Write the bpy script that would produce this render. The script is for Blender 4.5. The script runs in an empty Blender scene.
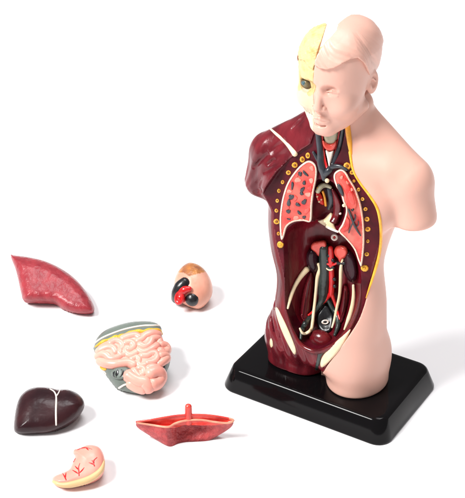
import bpy, math
import numpy as np
from mathutils.geometry import delaunay_2d_cdt
from mathutils import Vector

# ------------------------------------------------------------ camera, world, lamps, exposure
S = 0.01                                   # everything below is written in centimetres
sc = bpy.context.scene
F = 1451.; PITCH = math.radians(31.5); DIST = 88.
cp, sp = math.cos(PITCH), math.sin(PITCH)
CAM = np.array([0, -DIST*cp, DIST*sp])
RV = np.array([1, 0, 0.]); UV = np.array([0, sp, cp]); VV = np.array([0, cp, -sp])
cd = bpy.data.cameras.new('camera'); cam = bpy.data.objects.new('camera', cd)
sc.collection.objects.link(cam); sc.camera = cam
cam.location = CAM*S; cam.rotation_euler = (math.pi/2-PITCH, 0, 0)
cd.sensor_fit = 'VERTICAL'; cd.sensor_height = 24; cd.lens = F*24/498.
cd.clip_start = 0.01; cd.clip_end = 100
cd.shift_x = 0; sc.render.resolution_x = 956; sc.render.resolution_y = 1024

w = bpy.data.worlds.new('World'); sc.world = w; w.use_nodes = True
bg = w.node_tree.nodes['Background']
bg.inputs[0].default_value = (1, 0.985, 0.99, 1); bg.inputs[1].default_value = 0.30

def area(name, loc, target, size, power, col=(1, 1, 1)):
    l = bpy.data.lights.new(name, 'AREA'); l.shape = 'RECTANGLE'
    l.size, l.size_y = size; l.energy = power; l.color = col
    o = bpy.data.objects.new(name, l); sc.collection.objects.link(o)
    o.location = loc
    o.rotation_euler = (Vector(target)-Vector(loc)).to_track_quat('-Z', 'Y').to_euler()
    return o
area('key_softbox', (-1.65, -0.95, 2.20), (0.0, -0.05, 0.05), (0.88, 0.88), 118.0, (1, 0.985, 0.97))
area('top_softbox', (0.25, 0.5, 3.0), (0.0, -0.05, 0.0), (1.7, 1.2), 58.0, (1, 0.99, 1))
sc.view_settings.view_transform = 'Standard'; sc.view_settings.look = 'None'
sc.view_settings.exposure = 0.08; sc.view_settings.gamma = 1

# ------------------------------------------------------------ pixel <-> place
TH = math.radians(-31.5)
OT = np.array([5.08, -13.74, 0.])
ex = np.array([math.cos(TH), math.sin(TH), 0]); ey = np.array([-math.sin(TH), math.cos(TH), 0])
MB = np.stack([ex, ey, np.array([0, 0, 1.])])
OB = np.array([0.3, -0.7, 0])              # torso axis on its base
def toB(p): return (np.asarray(p)-OT) @ MB.T - OB
def rays(px):
    px = np.asarray(px, float).reshape(-1, 2)
    r = VV + RV*((px[:, :1]-232.5)/F) + UV*((249-px[:, 1:])/F)
    return r/np.linalg.norm(r, axis=1, keepdims=True)
CB = toB(CAM)
def raysB(px): return rays(px) @ MB.T
def ground(px, py, z=0.):
    r = rays([(px, py)])[0]; return CAM + r*((z-CAM[2])/r[2])
def planeB(px, y=0.):
    r = raysB(px); t = (y-CB[1])/r[:, 1]; return CB + r*t[:, None]

# ------------------------------------------------------------ sdf tools
def smin(a, b, k):
    h = np.clip(0.5+0.5*(b-a)/k, 0, 1); return b*(1-h)+a*h-k*h*(1-h)
def smax(a, b, k): return -smin(-a, -b, k)
def ell(p, c, r):
    x, y, z = [(p[i]-c[i])/r[i] for i in range(3)]
    k0 = np.sqrt(x*x+y*y+z*z)
    k1 = np.sqrt((x/r[0])**2+(y/r[1])**2+(z/r[2])**2)+1e-9
    return k0*(k0-1)/k1
def cap(p, a, b, ra, rb):
    d = [b[i]-a[i] for i in range(3)]; L2 = sum(v*v for v in d)
    t = np.clip(sum((p[i]-a[i])*d[i] for i in range(3))/L2, 0, 1)
    return np.sqrt(sum((p[i]-a[i]-t*d[i])**2 for i in range(3))) - (ra+(rb-ra)*t)
def sph(p, c, r): return np.sqrt(sum((p[i]-c[i])**2 for i in range(3)))-r
def tab(z, pts):
    zs, vs = zip(*pts); zz = np.linspace(zs[0], zs[-1], 200); v = np.interp(zz, zs, vs)
    k = np.hanning(25); k /= k.sum(); v = np.convolve(np.pad(v, 12, 'edge'), k, 'valid')
    return np.interp(z, zz, v)
AR = [(0, 2.5), (3, 2.62), (4.5, 2.88), (6.6, 2.85), (8.5, 2.5), (9.8, 2.72), (11, 3.05), (12.5, 3.45), (13.6, 3.4), (14.4, 3.0), (15, 2.3), (15.8, 1.5), (17, 1.0)]
AL = [(0, 3.2), (3, 3.5), (4.5, 3.35), (6, 3.05), (7, 3.1), (8, 3.5), (9.4, 3.68), (11, 3.6), (12.5, 3.4), (13.3, 3.1), (14.2, 2.7), (15, 1.95), (15.8, 1.3), (17, .9)]
BT = [(0, 1.8), (3, 1.95), (4.5, 1.85), (7, 1.58), (8.5, 1.62), (11, 1.95), (12.5, 2.0), (13.6, 1.75), (14.4, 1.4), (15, 1.15), (17, .9)]
def body(p):
    x, y, z = p; y_ = y; y = y-.35*np.clip((6.2-z)/3.6, 0, 1)**1.5
    a = np.where(x > 0, tab(z, AR), tab(z, AL)); b = tab(z, BT)
    n = 2.35
    q = ((np.abs(x)/a)**n+(np.abs(y)/b)**n+1e-9)**(1/n)
    f = (q-1)*np.minimum(a, b)*.9
    f = smax(f, z-15.6, .5); f = smax(f, 2.3-z, .7); y = y_
    for cx, rr, ry, cy in ((1.44, 1.54, 1.80, .42), (-1.95, 1.62, 1.55, .50)):
        e_ = 2. if cx > 0 else 3.
        g = ((np.abs((x-cx)/rr)**e_+np.abs((y-cy)/ry)**e_+1e-9)**(1/e_)-1)*rr
        g = smax(smax(g, z-4.2, 1.6), 1.28-z, .12)
        f = smin(f, g, .7)
    # shoulders and arm stubs
    f = smin(f, smax(cap(p, (3.66, .1, 13.30), (4.12, 0, 12.0), 1.13, 1.03), 11.62-z+.10*(x-4), .22), .45)
    f = smin(f, smax(cap(p, (-3.50, -.15, 13.15), (-3.92, -.25, 11.7), 1.10, .95), 10.98-z, .22), .45)
    f = smin(f, cap(p, (.7, .45, 16.35), (3.6, .2, 13.85), .72, .97), .7)
    f = smin(f, cap(p, (-.7, .3, 16.0), (-3.4, -.1, 13.45), .66, 1.02), .6)
    # chest and collar modelling
    f = smin(f, ell(p, (1.9, -1.15, 12.3), (1.5, .95, 1.3)), .6)
    f = smin(f, ell(p, (-1.9, -1.15, 12.2), (1.5, .9, 1.3)), .6)
    f = smin(f, cap(p, (.5, -1.05, 14.1), (2.8, -.55, 14.2), .24, .24), .9)
    # neck
    f = smin(f, cap(p, (0, .25, 14.0), (0, .15, 17.6), 1.30, 1.2), .5)
    f = smin(f, cap(p, (.25, -.95, 14.2), (1.12, .25, 17.0), .35, .36), .35)
    return f
HA = math.radians(1)
def hrot(p):
    x, y, z = p; y0 = y+.2
    return x*math.cos(HA)+y0*math.sin(HA), -x*math.sin(HA)+y0*math.cos(HA)-.2, z
def hinv(q):
    x, y, z = q; y0 = y+.2
    return np.array([x*math.cos(HA)-y0*math.sin(HA), x*math.sin(HA)+y0*math.cos(HA)-.2, z])
def cran(x, y, z):
    n = 2.55; t = np.clip(19.7-z, 0, 1.7)
    return ((np.abs(x/(1.68-.12*t))**n+np.abs((y+.12)/(2.06-.10*t))**n+np.abs((z-19.2)/1.76)**n+1e-9)**(1/n)-1)*1.6
def head(p):
    p = hrot(p); x, y, z = p; xa = np.sqrt(x*x+.0006); pm = (xa, y, z)
    n = 2.55
    f = cran(x, y, z)
    f = smin(f, ell(p, (0, -.45, 18.6), (1.42, 1.75, 1.6)), .4)
    f = smin(f, ell(p, (0, -.90, 17.75), (1.42, 1.2, 1.80)), .4)
    f = smin(f, sph(p, (0, -1.68, 16.36), .42), .3)
    f = smin(f, cap(pm, (.25, -1.55, 16.28), (1.26, -.25, 17.05), .36, .28), .45)
    f = smin(f, sph(pm, (.84, -1.46, 17.5), .50), .4)
    f = smin(f, cap(pm, (.18, -2.05, 18.70), (.90, -1.78, 18.80), .13, .07), .16)
    f = smax(f, -ell(pm, (.54, -2.32, 18.33), (.45, .42, .31)), .10)
    f = smin(f, sph(pm, (.56, -1.79, 18.24), .27), .06)
    f = smin(f, cap(pm, (.30, -2.02, 18.26), (.56, -2.08, 18.35), .03, .035), .035)
    f = smin(f, cap(pm, (.56, -2.08, 18.35), (.83, -1.97, 18.26), .035, .03), .035)
    f = smax(f, -cap(pm, (.34, -2.08, 18.20), (.80, -2.04, 18.19), .035, .03), .025)
    f = smin(f, cap(pm, (.34, -2.02, 18.12), (.80, -1.98, 18.13), .03, .03), .04)
    f = smin(f, cap(p, (0, -1.98, 18.5), (0, -2.30, 17.5), .11, .17), .12)
    f = smin(f, sph(p, (0, -2.27, 17.47), .19), .06)
    f = smin(f, sph(pm, (.20, -2.12, 17.42), .145), .04)
    f = smax(f, -sph(pm, (.13, -2.24, 17.24), .085), .04)
    f = smin(f, ell(p, (0, -1.85, 16.8), (.42, .32, .34)), .15)
    f = smin(f, cap(pm, (.07, -2.14, 16.92), (.40, -1.94, 16.80), .08, .05), .03)
    f = smin(f, cap(pm, (0, -2.10, 16.67), (.32, -1.94, 16.73), .095, .055), .04)
    f = smax(f, -cap(pm, (0, -2.23, 16.80), (.42, -2.03, 16.77), .038, .03), .02)
    f = smax(f, -cap(p, (0, -2.24, 17.2), (0, -2.24, 17.02), .05, .04), .05)
    f = smax(f, -cap(pm, (0, -2.12, 16.50), (.25, -2.0, 16.53), .06, .05), .08)
    # ear: a tilted shell with a rim and a hollow
    ax = x*.93+(y-.1)*-.30; ay = (y-.1)*.95+x*.28
    ep = (ax, ay, z)
    e = ell(ep, (1.42, .42, 18.16), (.15, .34, .58))
    e = smax(e, -ell(ep, (1.57, .38, 18.26), (.13, .20, .34)), .05)
    e = smin(e, cap(ep, (1.50, .30, 18.40), (1.50, .50, 18.22), .05, .04), .05)
    e = smin(e, ell(ep, (1.47, .20, 18.02), (.08, .08, .16)), .05)
    return smin(f, e, .10)
def full(p): return np.minimum(body(p), head(p))

def march(px, sdf, t0=55., off=0.):
    r = raysB(px); t = np.full(len(r), t0)
    for _ in range(110):
        q = CB + r*t[:, None]; d = sdf((q[:, 0], q[:, 1], q[:, 2]))+off
        t = t + np.clip(d, -.3, 2.)*.7
    q = CB + r*t[:, None]; d = sdf((q[:, 0], q[:, 1], q[:, 2]))+off
    bad = np.abs(d) > .05
    if bad.any(): q[bad] = planeB(np.asarray(px, float).reshape(-1, 2)[bad], -.7)
    return q

def poly_sdf(P, X, Y):
    P = np.asarray(P, float); d = np.full(X.shape, 1e9); ins = np.zeros(X.shape, bool)
    for i in range(len(P)):
        a = P[i-1]; b = P[i]; e = b-a
        wx = X-a[0]; wy = Y-a[1]; t = np.clip((wx*e[0]+wy*e[1])/(e@e+1e-12), 0, 1)
        d = np.minimum(d, (wx-t*e[0])**2+(wy-t*e[1])**2)
        c = (a[1] > Y) != (b[1] > Y)
        xi = a[0]+(Y-a[1])*(b[0]-a[0])/((b[1]-a[1]) if abs(b[1]-a[1]) > 1e-12 else 1e-12)
        ins ^= c & (X < xi)
    return np.sqrt(d)*np.where(ins, -1, 1)
class Region:                       # a 2-D outline in the torso's frontal plane (x, z)
    def __init__(s, P):
        s.h = .04; s.x0, s.z0 = -7., -1.
        xs = s.x0+s.h*np.arange(350); zs = s.z0+s.h*np.arange(600)
        X, Z = np.meshgrid(xs, zs, indexing='ij'); s.v = poly_sdf(P, X, Z)
    def __call__(s, x, z):
        u = np.clip((x-s.x0)/s.h, 0, 348.999); v = np.clip((z-s.z0)/s.h, 0, 598.999)
        i = u.astype(int); j = v.astype(int); u = u-i; v = v-j
        return s.v[i, j]*(1-u)*(1-v)+s.v[i+1, j]*u*(1-v)+s.v[i, j+1]*(1-u)*v+s.v[i+1, j+1]*u*v

def surfnet(sdf, lo, hi, h, proj=2):
    ax = [np.arange(lo[i], hi[i]+h, h) for i in range(3)]
    n = [len(a) for a in ax]
    V = np.empty(n)
    X, Z = np.meshgrid(ax[0], ax[2], indexing='ij')
    for j in range(n[1]): V[:, j, :] = sdf((X, np.full(X.shape, ax[1][j]), Z))
    ins = V < 0
    cells = [k-1 for k in n]
    acc = np.zeros(cells+[3]); cnt = np.zeros(cells)
    quads = []
    for a in range(3):
        sl0 = [slice(None)]*3; sl1 = [slice(None)]*3
        sl0[a] = slice(0, -1); sl1[a] = slice(1, None)
        A = V[tuple(sl0)]; B = V[tuple(sl1)]
        m = ins[tuple(sl0)] != ins[tuple(sl1)]
        I = np.argwhere(m); va = A[m]; vb = B[m]
        t = va/(va-vb)
        P = I.astype(float); P[:, a] += t
        b, c = (a+1) % 3, (a+2) % 3
        ok = (I[:, b] > 0) & (I[:, c] > 0) & (I[:, b] < n[b]-1) & (I[:, c] < n[c]-1)
        I = I[ok]; P = P[ok]; s = va[ok] < 0
        corner = []
        for db, dc in ((0, 0), (1, 0), (1, 1), (0, 1)):
            J = I.copy(); J[:, b] -= db; J[:, c] -= dc
            np.add.at(acc, tuple(J.T), P); np.add.at(cnt, tuple(J.T), 1)
            corner.append(np.ravel_multi_index(tuple(J.T), cells))
        q = np.stack(corner, 1); q[~s] = q[~s][:, ::-1]
        quads.append(q)
    Q = np.concatenate(quads); used = np.unique(Q)
    mp = np.full(int(np.prod(cells)), -1); mp[used] = np.arange(len(used))
    cntf = cnt.reshape(-1)[used]; P = acc.reshape(-1, 3)[used]/cntf[:, None]
    P = P*h + np.array(lo)
    for _ in range(proj):
        e = h*.3
        g = np.stack([(sdf(tuple(P[:, k]+(e if k == i else 0) for k in range(3)))-sdf(tuple(P[:, k]-(e if k == i else 0) for k in range(3))))/(2*e) for i in range(3)], 1)
        f = sdf(tuple(P[:, k] for k in range(3)))
        stp = np.clip(f/((g**2).sum(1)+.05), -h*.4, h*.4)
        P = P - g*stp[:, None]
    return P, mp[Q]

# ------------------------------------------------------------ materials
def mat(name, col, rough=.4, spec=.5, var=.0, vscale=60., bump=0., bscale=200., col2=None, coat=0., aniso=None, sss=0., detail=4, thr=None):
    m = bpy.data.materials.new(name); m.use_nodes = True; nt = m.node_tree; N = nt.nodes; L = nt.links
    b = N['Principled BSDF']; b.inputs['Roughness'].default_value = rough
    b.inputs['Specular IOR Level'].default_value = spec
    b.inputs['Coat Weight'].default_value = coat; b.inputs['Coat Roughness'].default_value = .08
    if sss:
        b.inputs['Subsurface Weight'].default_value = sss; b.inputs['Subsurface Scale'].default_value = .004
        b.inputs['Subsurface Radius'].default_value = (1, .5, .35)
    b.inputs['Base Color'].default_value = (*col, 1)
    tc = N.new('ShaderNodeTexCoord'); mp = N.new('ShaderNodeMapping'); L.new(tc.outputs['Object'], mp.inputs[0])
    if aniso: mp.inputs['Scale'].default_value = aniso
    if var or col2:
        nz = N.new('ShaderNodeTexNoise'); nz.inputs['Scale'].default_value = vscale; nz.inputs['Detail'].default_value = detail
        L.new(mp.outputs[0], nz.inputs[0])
        r = N.new('ShaderNodeValToRGB'); L.new(nz.outputs[0], r.inputs[0])
        r.color_ramp.elements[0].position, r.color_ramp.elements[1].position = thr or (.35, .65)
        c2 = col2 or tuple(c*(1-var) for c in col)
        r.color_ramp.elements[0].color = (*c2, 1); r.color_ramp.elements[1].color = (*col, 1)
        L.new(r.outputs[0], b.inputs['Base Color'])
    if bump:
        n2 = N.new('ShaderNodeTexNoise'); n2.inputs['Scale'].default_value = bscale; n2.inputs['Detail'].default_value = 3
        L.new(mp.outputs[0], n2.inputs[0])
        bp = N.new('ShaderNodeBump'); bp.inputs['Strength'].default_value = bump; bp.inputs['Distance'].default_value = .001
        L.new(n2.outputs[0], bp.inputs['Height']); L.new(bp.outputs[0], b.inputs['Normal'])
    return m
SKIN = mat('painted_skin', (.70, .405, .325), .40, .35, var=.07, vscale=12, bump=.12, bscale=90, sss=.18)
BONE = mat('painted_skull', (.66, .51, .25), .45, .3, col2=(.54, .36, .13), vscale=230, bump=.5, bscale=420, thr=(.3, .55))
BONEP = mat('pale_skull', (.68, .62, .49), .45, .3, col2=(.64, .51, .34), vscale=60, bump=.2, bscale=200)
MUS = mat('maroon_muscle', (.165, .013, .020), .25, .26, col2=(.085, .007, .012), vscale=170, bump=.35, bscale=260, aniso=(1, 1, .22), coat=.12)
MUSD = mat('dark_maroon', (.105, .005, .013), .30, .14, col2=(.055, .003, .008), vscale=90, bump=.3, bscale=200)
MUSC = mat('crimson_cavity_wall', (.14, .005, .012), .24, .3, col2=(.06, .003, .006), vscale=110, bump=.6, bscale=150, aniso=(1, 1, .3), coat=.08)
MUSR = mat('red_brown_muscle', (.16, .008, .012), .22, .4, col2=(.07, .004, .008), vscale=150, bump=.3, bscale=260, coat=.15)
LUNG = mat('coral_lung', (.70, .10, .07), .3, .4, col2=(.60, .022, .018), vscale=130, bump=.25, bscale=300, coat=.2)
LUNGP = mat('pale_lung', (.82, .28, .22), .3, .5, col2=(.80, .16, .12), vscale=170, bump=.25, bscale=300)
CREAM = mat('cream_paint', (.84, .70, .48), .38, .45, col2=(.80, .62, .38), vscale=150, bump=.2, bscale=300)
RIM = mat('lung_rim_paint', (.82, .58, .46), .38, .4, col2=(.80, .66, .54), vscale=120, bump=.2, bscale=250)
LRED = mat('lung_red', (.55, .015, .015), .3, .5, col2=(.76, .09, .07), vscale=200, bump=.2)
LUNGR = mat('mottled_lung', (.74, .17, .13), .3, .4, col2=(.62, .03, .025), vscale=150, bump=.3, bscale=300)
WHITEP = mat('off_white_paint', (.85, .74, .66), .4, .4, bump=.2)
YEL = mat('yellow_fat', (.85, .45, .04), .38, .45, col2=(.80, .36, .02), vscale=250, bump=.5, bscale=500)
ORG = mat('orange_fat', (.85, .33, .02), .38, .45, col2=(.82, .40, .05), vscale=180, bump=.4, bscale=400)
YDOT = mat('yellow_rib_paint', (.74, .42, .05), .35, .4, col2=(.60, .26, .02), vscale=500, bump=.5, bscale=600)
BRN = mat('brown_paint', (.22, .07, .01), .35, .5)
BLU = mat('slate_vein', (.026, .030, .040), .3, .5, var=.3, vscale=200, bump=.2, bscale=300, coat=.1)
BLK = mat('black_paint', (.010, .010, .012), .3, .5, bump=.25, bscale=300)
RED = mat('red_paint', (.62, .012, .014), .25, .5, var=.2, vscale=200, bump=.2, bscale=300, coat=.2)
GRN = mat('dark_green_grey', (.028, .040, .036), .3, .5, var=.4, vscale=200, bump=.3, bscale=300, coat=.1)
CART = mat('grey_cartilage', (.42, .38, .26), .35, .5, var=.25, vscale=200, bump=.3)
KID = mat('kidney_paint', (.018, .004, .009), .25, .3, col2=(.035, .006, .012), vscale=160, bump=.3)
COR = mat('coral_paint', (.78, .085, .06), .28, .5, var=.25, vscale=250, bump=.3, coat=.2)
EYEW = mat('eye_white', (.16, .13, .07), .25, .5); EYEB = mat('blue_iris', (.05, .11, .13), .2, .5); SOCK = mat('socket_paint', (.13, .085, .04), .4, .4, var=.4, vscale=200)
BASE = mat('black_gloss_plastic', (.004, .0035, .004), .11, .16, bump=.05, bscale=60)

# ------------------------------------------------------------ object tools
col = sc.collection
def empty(name, loc, rz=0, **pr):
    o = bpy.data.objects.new(name, None); col.objects.link(o); o.location = loc; o.rotation_euler = (0, 0, rz)
    o.empty_display_size = .01
    for k, v in pr.items(): o[k] = v
    return o
def mk(name, pieces, parent=None, loc=None, smooth=True, **pr):
    """pieces: list of (verts, faces, material); ONE mesh object"""
    V, Fc, MI, mats = [], [], [], []
    off = 0
    for v, f, m in pieces:
        if m not in mats: mats.append(m)
        k = mats.index(m); V.append(np.asarray(v, float)); 
        for q in f: Fc.append([int(i)+off for i in q]); MI.append(k)
        off += len(v)
    V = np.concatenate(V)*S
    me = bpy.data.meshes.new(name); me.from_pydata(V.tolist(), [], Fc); 
    for m in mats: me.materials.append(m)
    me.polygons.foreach_set('material_index', MI)
    me.polygons.foreach_set('use_smooth', [smooth]*len(Fc)); me.validate(); me.update()
    o = bpy.data.objects.new(name, me); col.objects.link(o)
    if parent: o.parent = parent
    if loc is not None: o.location = loc
    for k, v in pr.items(): o[k] = v
    return o
def crom(P, n=8, closed=False):
    P = np.asarray(P, float); m = len(P); out = []
    rng = range(m) if closed else range(m-1)
    for i in rng:
        if closed: p0, p1, p2, p3 = P[(i-1) % m], P[i], P[(i+1) % m], P[(i+2) % m]
        else: p0, p1, p2, p3 = P[max(i-1, 0)], P[i], P[i+1], P[min(i+2, m-1)]
        for t in np.arange(n)/n:
            out.append(.5*((2*p1)+(-p0+p2)*t+(2*p0-5*p1+4*p2-p3)*t*t+(-p0+3*p1-3*p2+p3)*t**3))
    if not closed: out.append(P[-1])
    return np.array(out)
def resample(P, step, closed=True):
    Q = np.vstack([P, P[:1]]) if closed else np.asarray(P)
    d = np.r_[0, np.cumsum(np.linalg.norm(np.diff(Q, axis=0), axis=1))]
    n = max(3, int(round(d[-1]/step)))
    t = np.linspace(0, d[-1], n+1)
    R = np.stack([np.interp(t, d, Q[:, k]) for k in range(Q.shape[1])], 1)
    return R[:-1] if closed else R
def tube(P, r, m, seg=10, flat=1., fdir=None):
    """round tube with capped round ends along P (n,3); r scalar or per point"""
    P = np.asarray(P, float); n = len(P); r = np.broadcast_to(np.asarray(r, float), (n,)) if np.ndim(r) == 0 or len(r) == n else np.interp(np.linspace(0, 1, n), np.linspace(0, 1, len(r)), r)
    T = np.gradient(P, axis=0); T /= np.linalg.norm(T, axis=1, keepdims=True)+1e-9
    up = np.array(fdir if fdir is not None else (0.1, -.97, .2)); V = []; Fc = []
    rings = []
    def ring(c, t, rr):
        s = np.cross(t, up); s /= np.linalg.norm(s)+1e-9; u = np.cross(s, t)
        a = np.arange(seg)*2*math.pi/seg
        return c + rr*(np.cos(a)[:, None]*s + flat*np.sin(a)[:, None]*u)
    for k in (0.2, .6, .88): rings.append(ring(P[0]-T[0]*r[0]*math.sqrt(1-k*k)*.8, T[0], r[0]*k))
    for i in range(n): rings.append(ring(P[i], T[i], r[i]))
    for k in (.88, .6, .2): rings.append(ring(P[-1]+T[-1]*r[-1]*math.sqrt(1-k*k)*.8, T[-1], r[-1]*k))
    V = np.concatenate(rings); N = len(rings)
    for i in range(N-1):
        for j in range(seg):
            a = i*seg+j; b = i*seg+(j+1) % seg; Fc.append((a, b, b+seg, a+seg))
    Fc.append(tuple(range(seg))[::-1]); Fc.append(tuple((N-1)*seg+j for j in range(seg)))
    return V, Fc, m
def patch_mesh(out, step, fn_front, fn_back):
    """closed mesh from a pixel outline: fn(px, d) gives the points, d = distance inside the outline"""
    out = np.asarray(out, float); n = len(out)
    x0, y0 = out.min(0); x1, y1 = out.max(0)
    gx, gy = np.meshgrid(np.arange(x0, x1, step), np.arange(y0, y1, step)); gx = gx+(np.arange(gx.shape[0]) % 2)[:, None]*step*.5
    d = poly_sdf(out, gx, gy); k = d < -step*.55
    inner = np.stack([gx[k], gy[k]], 1); pts = np.vstack([out, inner])
    dd = np.r_[np.zeros(n), -d[k]]
    r = delaunay_2d_cdt([Vector(p) for p in pts], [], [list(range(n))], 1, 1e-5)
    fs = [tuple(f) for f in r[2]]; vo = np.array([list(v) for v in r[0]])
    # cdt keeps input order for plain input
    if len(vo) != len(pts): pts = vo; dd = np.maximum(0, -poly_sdf(out, pts[:, 0], pts[:, 1])); dd[:n] = 0
    A = fn_front(pts, dd); B = fn_back(pts, dd)
    m = len(pts); V = np.vstack([A, B]); Fc = []
    # orientation: pixel y runs down
    for f in fs:
        a, b, c = [pts[i] for i in f[:3]]
        if (b[0]-a[0])*(c[1]-a[1])-(b[1]-a[1])*(c[0]-a[0]) > 0: f = f[::-1]
        Fc.append(f); Fc.append(tuple(i+m for i in f[::-1]))
    area2 = sum(out[i-1][0]*out[i][1]-out[i][0]*out[i-1][1] for i in range(n))
    for i in range(n):
        a, b = i, (i+1) % n
        Fc.append((a, b, b+m, a+m) if area2 > 0 else (b, a, a+m, b+m))
    return V, Fc
def tpatch_rim(out, surf, m, mr, rim=1.9, lift=.1, bulge=.1, w=3., step=.48, back=.12):
    o = resample(crom(out, 6, True), step); hold = {}
    def fr(pts, d): hold['d'] = d; hold['q'] = march(pts, surf); return hold['q']+FD*(lift+bulge*prof(d, w)-.05*(d > rim))[:, None]
    V, Fc = patch_mesh(o, step, fr, lambda pts, d: hold['q']-FD*back)
    n = len(hold['d']); dm = [np.mean([hold['d'][i % n] for i in f]) for f in Fc]
    return [(V+OB, [f for f, a in zip(Fc, dm) if a > rim and max(f) < n], m), (V+OB, [f for f, a in zip(Fc, dm) if not (a > rim and max(f) < n)], mr)]
FD = np.array([.36, -.83, .40]); FD /= np.linalg.norm(FD)
def prof(d, w): u = np.clip(d/w, 0, 1); return np.sqrt(np.maximum(0, 1-(1-u)**2))
def tpatch(out, surf, m, lift=.1, bulge=.1, w=3., step=1.1, smooth=True, back=.12, n=6):
    """raised patch on the torso surface `surf`, outlined in photo pixels"""
    o = crom(out, n, True) if smooth else np.asarray(out, float)
    o = resample(o, step)
    cache = {}
    def base(pts):
        if 'q' not in cache: cache['q'] = march(pts, surf)
        return cache['q']
    def fr(pts, d): return base(pts) + FD*(lift + bulge*prof(d, w))[:, None]
    def bk(pts, d): return base(pts) - FD*back
    V, Fc = patch_mesh(o, step, fr, bk)
    return V+OB, Fc, m
def ttube(pts, surf, r, m, lift=None, seg=10, flat=1., n=6):
    P = crom(pts, n); P = resample(P, 1.2, False)
    q = march(P, surf); rr = r if np.ndim(r) == 0 else np.interp(np.linspace(0, 1, len(q)), np.linspace(0, 1, len(r)), r)
    k = np.hanning(7); k /= k.sum()
    q2 = np.stack([np.convolve(np.pad(q[:, i], 3, 'edge'), k, 'valid') for i in range(3)], 1)
    q2[0] = q[0]; q2[-1] = q[-1]
    lf = (rr*.45 if lift is None else lift)
    q2 = q2 + FD*(np.broadcast_to(lf, (len(q2),)))[:, None]
    return tube(q2+OB, rr, m, seg, flat)
def ellipsoid_mesh(c, r, m, n=16, rot=None):
    V = []; Fc = []
    for i in range(n+1):
        a = math.pi*i/n
        for j in range(2*n):
            b = math.pi*j/n; V.append((math.sin(a)*math.cos(b)*r[0], math.sin(a)*math.sin(b)*r[1], math.cos(a)*r[2]))
    for i in range(n):
        for j in range(2*n):
            j2 = (j+1) % (2*n); Fc.append((i*2*n+j, (i+1)*2*n+j, (i+1)*2*n+j2, i*2*n+j2))
    V = np.array(V)
    if rot is not None: V = V @ np.asarray(rot).T
    return V+np.array(c), Fc, m
def torus_mesh(c, R, r, nrm, m, seg=18, sg=8, sx=1., sy=1.):
    nrm = np.array(nrm, float); nrm /= np.linalg.norm(nrm)
    a = np.cross(nrm, (0, 0, 1.)); a /= np.linalg.norm(a); b = np.cross(nrm, a)
    V = []; Fc = []
    for i in range(seg):
        t = 2*math.pi*i/seg; dr = math.cos(t)*a*sx+math.sin(t)*b*sy
        for j in range(sg):
            s = 2*math.pi*j/sg; V.append(c+dr*(R+r*math.cos(s))+nrm*r*math.sin(s))
    for i in range(seg):
        for j in range(sg):
            Fc.append((i*sg+j, ((i+1) % seg)*sg+j, ((i+1) % seg)*sg+(j+1) % sg, i*sg+(j+1) % sg))
    return np.array(V), Fc, m

# ------------------------------------------------------------ the setting
gm = mat('white_sweep', (.90, .895, .905), .75, .15)
R_ = 4000.
g = mk('ground', [([(-R_, -R_, 0), (R_, -R_, 0), (R_, R_, 0), (-R_, R_, 0)], [(0, 1, 2, 3)], gm)], smooth=False, kind='structure')

# ------------------------------------------------------------ torso
T = empty('anatomy_torso', (OT[0]*S, OT[1]*S, 0), TH,
          label='standing anatomical torso, half pink skin, half maroon muscle, on a black base', category='anatomical model')
# base
def rounded(hx, hy, r, n=8):
    P = []
    for cx, cy, a0 in ((hx-r, hy-r, 0), (-hx+r, hy-r, 90), (-hx+r, -hy+r, 180), (hx-r, -hy+r, 270)):
        for i in range(n+1):
            a = math.radians(a0+90*i/n); P.append((cx+r*math.cos(a), cy+r*math.sin(a)))
    return P
lv = [(4.80, 3.18, .8, 0.0), (4.83, 3.21, .8, .05), (4.83, 3.21, .8, .14), (4.50, 2.86, .66, 1.14), (4.45, 2.81, .64, 1.21), (4.36, 2.73, .6, 1.265), (4.20, 2.57, .5, 1.27)]
V = []; Fc = []
for hx, hy, r, z in lv: V += [(x, y, z) for x, y in rounded(hx, hy, r)]
k = 36
for i in range(len(lv)-1):
    for j in range(k): Fc.append((i*k+j, i*k+(j+1) % k, (i+1)*k+(j+1) % k, (i+1)*k+j))
Fc.append(tuple(range(k))[::-1]); Fc.append(tuple((len(lv)-1)*k+j for j in range(k)))
mk('base', [(V, Fc, BASE)], T)

# outlines on the body ------------------------------------------------
Cpx = [(347, 122), (349, 138), (350, 152), (353, 170), (360, 183), (369, 195), (377, 208), (380.5, 224), (381, 240), (379, 256), (374, 274), (368, 292),
       (364, 306), (358, 321), (350, 334), (338, 351), (327, 366), (321, 377)]
Cp = march(crom(Cpx, 5), body)
def UX(x, y, z): return x + .55*np.clip((z-6.3)/2.2, 0, 1)*np.clip((15.2-z)/1.2, 0, 1)*(y+1.2)
cx = UX(Cp[:, 0], Cp[:, 1], Cp[:, 2]); cz = Cp[:, 2]
XM = -.30
xq = march([(316.5, 56), (319, 50), (324, 42.5), (331, 36), (336.5, 29.5), (339.5, 22)], head)
xo = np.argsort(xq[:, 2])
def xm(z): return np.interp(z, np.r_[19.3, xq[xo, 2], 21.2], np.r_[XM, np.maximum(XM, xq[xo, 0]), xq[xo, 0][-1]+.1])
print('xm', xq[:, [0, 2]].round(2).tolist())
skin_poly = [(XM, 30), (XM, 16.1), (cx[0], 16.1)] + [(a, b) for a, b in zip(cx, cz)] + [(cx[-1]-.05, 2.3), (cx[-1]-.25, 1.6), (cx[-1]-.25, -1), (9, -1), (9, 30)]
Rskin = Region(skin_poly)
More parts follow.
